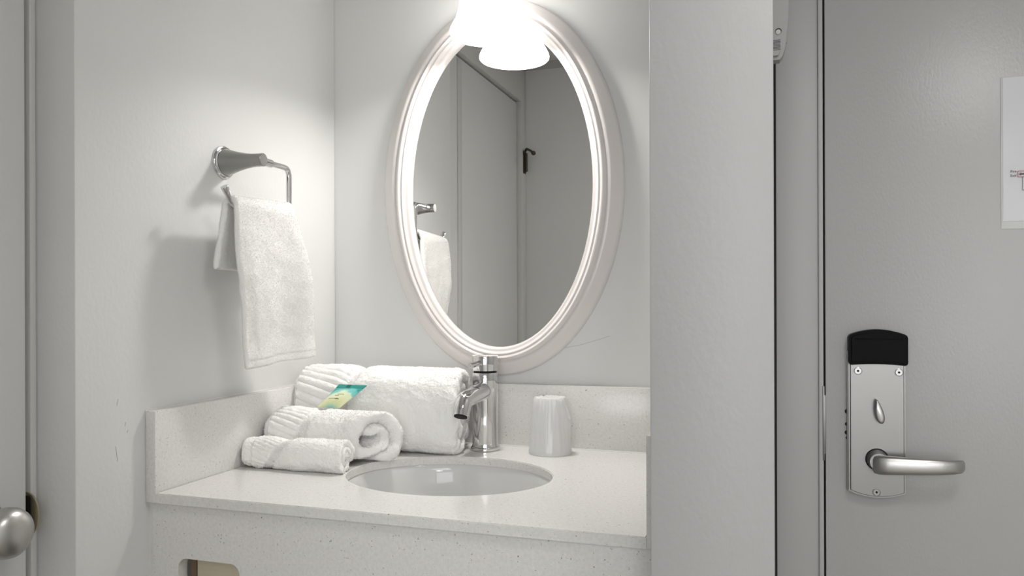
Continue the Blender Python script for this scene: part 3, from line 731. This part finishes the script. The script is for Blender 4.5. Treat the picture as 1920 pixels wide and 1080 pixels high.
# lever: rose, neck, handle
bm = bmesh.new(); lathe(bm, [(0.0165, -0.001), (0.0165, 0.0003)], (0.8925, PY, 0.8985), (0, -1, 0)); finish('rose_gap', bm, M['hole'], lk_)
LVX, LVZ = 0.8925, 0.8985
bm = bmesh.new(); lathe(bm, [(0.0152, -0.001), (0.0150, 0.003), (0.0135, 0.008), (0.0125, 0.016), (0.0125, 0.022)], (LVX, PY, LVZ), (0, -1, 0)); 
lev = finish('lever_handle', bm, M['satin'], lk_)
bm = bmesh.new(); rings = []; st = [(-0.0125, 0.0085, 0.0060, 0.018), (-0.0105, 0.0125, 0.0085, 0.019), (-0.004, 0.0142, 0.0098, 0.022), (0.008, 0.0140, 0.0092, 0.025), (0.025, 0.0132, 0.0075, 0.0275), (0.05, 0.0122, 0.0062, 0.030), (0.075, 0.0112, 0.0056, 0.031), (0.092, 0.0102, 0.0054, 0.028), (0.102, 0.0096, 0.0050, 0.024), (0.1065, 0.0082, 0.0040, 0.0195), (0.1085, 0.0050, 0.0022, 0.017)]
n = 32
for dx, hz, hy, fy in st:
    ring = []
    for k in range(n):
        a = 2*PI*k/n; c_, s_ = math.cos(a), math.sin(a)
        ring.append(bm.verts.new((LVX+0.004+dx, PY-fy+hy*math.copysign(abs(c_)**0.8, c_), LVZ-0.0035+0.035*dx+hz*math.copysign(abs(s_)**0.8, s_))))
    rings.append(ring)
for a, b_ in zip(rings, rings[1:]):
    for k in range(n): bm.faces.new((a[k], a[(k+1) % n], b_[(k+1) % n], b_[k]))
bm.faces.new(rings[0]); bm.faces.new(rings[-1][::-1]); finish('lever_grip', bm, M['nickel'], lev, 60)

# ------------------------------------------------------------------ notice sheet on the door
ns_ = thing('fire_exit_notice', (1.2, DY, 1.247), 'laminated white fire exit plan sheet fixed to the entry door', 'notice')
def sheet(name, x0, x1, z0, z1, y, m, parent, lift=0.0006):
    bm = bmesh.new(); nx, nz = 24, 20; g = {}
    for s in (0, 1):
        for i in range(nx+1):
            for j in range(nz+1):
                x = x0+(x1-x0)*i/nx; z = z0+(z1-z0)*j/nz
                w = 0.0011*(0.5+noise.noise(Vector((x*14, z*11, 3))))
                g[s, i, j] = bm.verts.new((x, y-w-s*lift, z))
    for i in range(nx):
        for j in range(nz):
            bm.faces.new((g[1, i, j], g[1, i+1, j], g[1, i+1, j+1], g[1, i, j+1])); bm.faces.new((g[0, i, j+1], g[0, i+1, j+1], g[0, i+1, j], g[0, i, j]))
    for i in range(nx):
        for j in (0, nz): bm.faces.new((g[0, i, j], g[0, i+1, j], g[1, i+1, j], g[1, i, j]))
    for j in range(nz):
        for i in (0, nx): bm.faces.new((g[0, i, j], g[0, i, j+1], g[1, i, j+1], g[1, i, j]))
    return finish(name, bm, m, parent, 60)
sheet('laminate', 1.0602, 1.346, 1.2395, 1.4597, DY-0.0003, M['laminate'], ns_, 0.0003)
pp = sheet('paper', 1.0625, 1.3425, 1.2505, 1.4585, DY-0.0009, M['paper'], ns_, 0.0003)
b = M['paper'].node_tree.nodes['Principled BSDF']; b.inputs['Coat Weight'].default_value = 0.8; b.inputs['Coat Roughness'].default_value = 0.08
def text(body, size, x, z, y, m, name, parent):
    c = bpy.data.curves.new(name, 'FONT'); c.body = body; c.size = size; c.extrude = 0.0001
    t = bpy.data.objects.new(name, c); COL.objects.link(t); t.rotation_euler = (PI/2, 0, 0); t.location = (x, y, z)
    bpy.context.view_layer.update(); me = bpy.data.meshes.new_from_object(t.evaluated_get(bpy.context.evaluated_depsgraph_get())); me.transform(t.matrix_world)
    bpy.data.objects.remove(t); return link_mesh(name, me, m, parent, 0)
TY = DY-0.0034
text('Fire', 0.0050, 1.0715, 1.3205, TY, M['ink'], 'printed_words', pp)
text('Exit', 0.0050, 1.0715, 1.3145, TY, M['ink'], 'printed_words', pp)
bm = bmesh.new(); extrude_poly(bm, [rrect(1.0805, 1.0960, 1.3135, 1.3225, 0.0004, 2), rrect(1.0812, 1.0953, 1.3142, 1.3218, 0.0003, 2)], 'y', TY, TY-0.0002); finish('red_box', bm, M['redink'], pp)
bm = bmesh.new(); extrude_poly(bm, [[(1.0822, 1.3180), (1.0850, 1.3203), (1.0850, 1.3189), (1.0935, 1.3189), (1.0935, 1.3171), (1.0850, 1.3171), (1.0850, 1.3157)]], 'y', TY, TY-0.0002); finish('arrow', bm, M['ink'], pp)
bm = bmesh.new()
for q in ((1.0865, 1.0870, 1.295, 1.3135), (1.0865, 1.25, 1.2945, 1.295), (1.25, 1.2505, 1.295, 1.40), (1.14, 1.1405, 1.295, 1.34), (1.19, 1.1905, 1.295, 1.34), (1.0960, 1.25, 1.3400, 1.3405)):
    box(bm, q[0], q[1], TY-0.0002, TY, q[2], q[3])
finish('floor_plan_lines', bm, M['ink'], pp)

# ------------------------------------------------------------------ grey wall unit on the partition's side
UY = -0.15
wu = thing('wall_unit', (0.7525, UY, 1.449), 'grey plastic unit with button and slotted grille, high beside the partition', 'wall unit')
lp = [(0.7435, 1.4495), (0.7535, 1.4495), (0.7568, 1.4535), (0.7596, 1.461), (0.7612, 1.470), (0.7625, 1.484), (0.7640, 1.497), (0.7648, 1.512), (0.7648, 1.66), (0.7630, 1.668), (0.7435, 1.672)]
bm = bmesh.new(); f = bm.faces.new([bm.verts.new((u, UY+0.022, v+0.005)) for u, v in lp]); g = bmesh.ops.extrude_face_region(bm, geom=[f]); vs = [v for v in g['geom'] if isinstance(v, bmesh.types.BMVert)]
bmesh.ops.translate(bm, verts=vs, vec=(0, -0.022, 0)); es = [e for e in bm.edges if all(abs(v.co.y-UY) < 1e-6 for v in e.verts) and min(v.co.x for v in e.verts) > 0.7434 and max(v.co.x for v in e.verts) > 0.744]
bmesh.ops.bevel(bm, geom=es, offset=0.0045, segments=4, affect='EDGES'); finish('housing', bm, M['unit'], wu, 45)
bm = bmesh.new(); lathe(bm, [(0.0042, -0.001), (0.0042, 0.0003)], (0.7520, UY, 1.4905), (0, -1, 0), 24); finish('button_recess', bm, M['slot'], wu)
bm = bmesh.new(); lathe(bm, [(0.0034, -0.001), (0.0034, 0.0012), (0.0028, 0.0018), (0, 0.0018)], (0.7518, UY, 1.4893), (0, -1, 0), 24); finish('button', bm, mat('pale_button', (0.55, 0.55, 0.53), 0.4), wu)
bm = bmesh.new()
for k in range(8): box(bm, 0.7440, 0.7545, UY-0.0003, UY+0.002, 1.4660+k*0.0018, 1.4667+k*0.0018)
finish('grille', bm, M['slot'], wu)
bm = bmesh.new(); lathe(bm, [(0.003, 0), (0.003, 0.0012), (0.002, 0.0018)], (0.7612, UY+0.012, 1.4795), (1, 0, 0.1), 16); finish('side_button', bm, M['unit'], wu)

# ------------------------------------------------------------------ latch seen in the mirror
lt = thing('door_latch', (-0.035, -1.277, 1.565), 'small dark brass latch with a swung-out arm, seen reflected in the mirror', 'latch')
bm = bmesh.new(); box(bm, -0.0352, -0.031, -1.290, -1.266, 1.566, 1.640, bev=0.001); finish('latch_plate', bm, M['darkbrass'], lt)
bm = bmesh.new(); box(bm, -0.0312, -0.024, -1.284, -1.272, 1.572, 1.634, bev=0.002); finish('latch_case', bm, M['darkbrass'], lt)
bm = bmesh.new(); tube(bm, [(-0.030, -1.276, 1.640), (-0.024, -1.272, 1.647), (0.0, -1.24, 1.633), (0.013, -1.222, 1.622)], [0.004, 0.0042, 0.0038, 0.0042], 12)
lathe(bm, [(0.0, -0.008), (0.006, -0.006), (0.0075, 0.0), (0.006, 0.006), (0.0, 0.008)], (0.015, -1.219, 1.621), (0.5, 0.6, -0.3), 20, cap=False); finish('latch_arm', bm, M['darkbrass'], lt)

# ------------------------------------------------------------------ ceiling lamp, plus fill panels and a window added behind the camera
cl = thing('ceiling_light', (1.42, -3.4, CH-0.09), 'round glowing ceiling lamp in the room behind the camera', 'ceiling light')
bm = bmesh.new(); lathe(bm, [(0.0, -0.085), (0.06, -0.082), (0.12, -0.07), (0.17, -0.045), (0.19, -0.012)], (1.42, -3.4, CH), n=48, cap=False); finish('glass_dome', bm, M['dome'], cl, 60)
bm = bmesh.new(); lathe(bm, [(0.205, -0.014), (0.205, -0.0005), (0.0, -0.0005)], (1.42, -3.4, CH), cap=False); finish('base_ring', bm, M['framepaint'], cl)
cp = thing('fill_panel', (1.05, -2.6, CH-0.025), 'square flat ceiling panel, unseen, added as fill light behind the camera', 'ceiling light')
bm = bmesh.new(); extrude_poly(bm, [[(0.58, -3.07), (1.52, -3.07), (1.52, -2.13), (0.58, -2.13)], [(0.60, -3.05), (1.50, -3.05), (1.50, -2.15), (0.60, -2.15)]], 'z', CH-0.028, CH-0.0005); finish('panel_frame', bm, M['framepaint'], cp)
ep = thing('entry_fill_panel', (1.05, -0.95, CH-0.025), 'small square flat ceiling panel, unseen, added as fill light in front of the entry door', 'ceiling light')  # housing added for the overhead fill by the entry
bm = bmesh.new(); extrude_poly(bm, [[(0.90, -1.10), (1.20, -1.10), (1.20, -0.80), (0.90, -0.80)], [(0.92, -1.08), (1.18, -1.08), (1.18, -0.82), (0.92, -0.82)]], 'z', CH-0.028, CH-0.0005); finish('panel_frame', bm, M['framepaint'], ep)
bm = bmesh.new(); box(bm, 0.92, 1.18, -1.08, -0.82, CH-0.022, CH-0.018); finish('diffuser', bm, emit('small_fill_diffuser', (1, 0.985, 0.965), 1.0), ep)
bm = bmesh.new(); box(bm, 0.60, 1.50, -3.05, -2.15, CH-0.022, CH-0.018); finish('diffuser', bm, emit('fill_diffuser', (1, 0.985, 0.965), 1.0), cp)
bm = bmesh.new(); extrude_poly(bm, [[(0.5, 0.55), (1.9, 0.55), (1.9, 1.75), (0.5, 1.75)], [(0.55, 0.6), (1.85, 0.6), (1.85, 1.7), (0.55, 1.7)]], 'y', -4.0, -3.97)
struct(finish('fill_window_1', bm, M['framepaint']), 'window frame, unseen, added around the fill light behind the camera')
bm = bmesh.new(); box(bm, 0.55, 1.85, -3.995, -3.985, 0.6, 1.7); struct(finish('fill_window_2', bm, emit('fill_pane', (0.96, 0.98, 1), 2.5)), 'bright window pane, unseen, added as fill light behind the camera')  # glowing pane added to supply light from behind
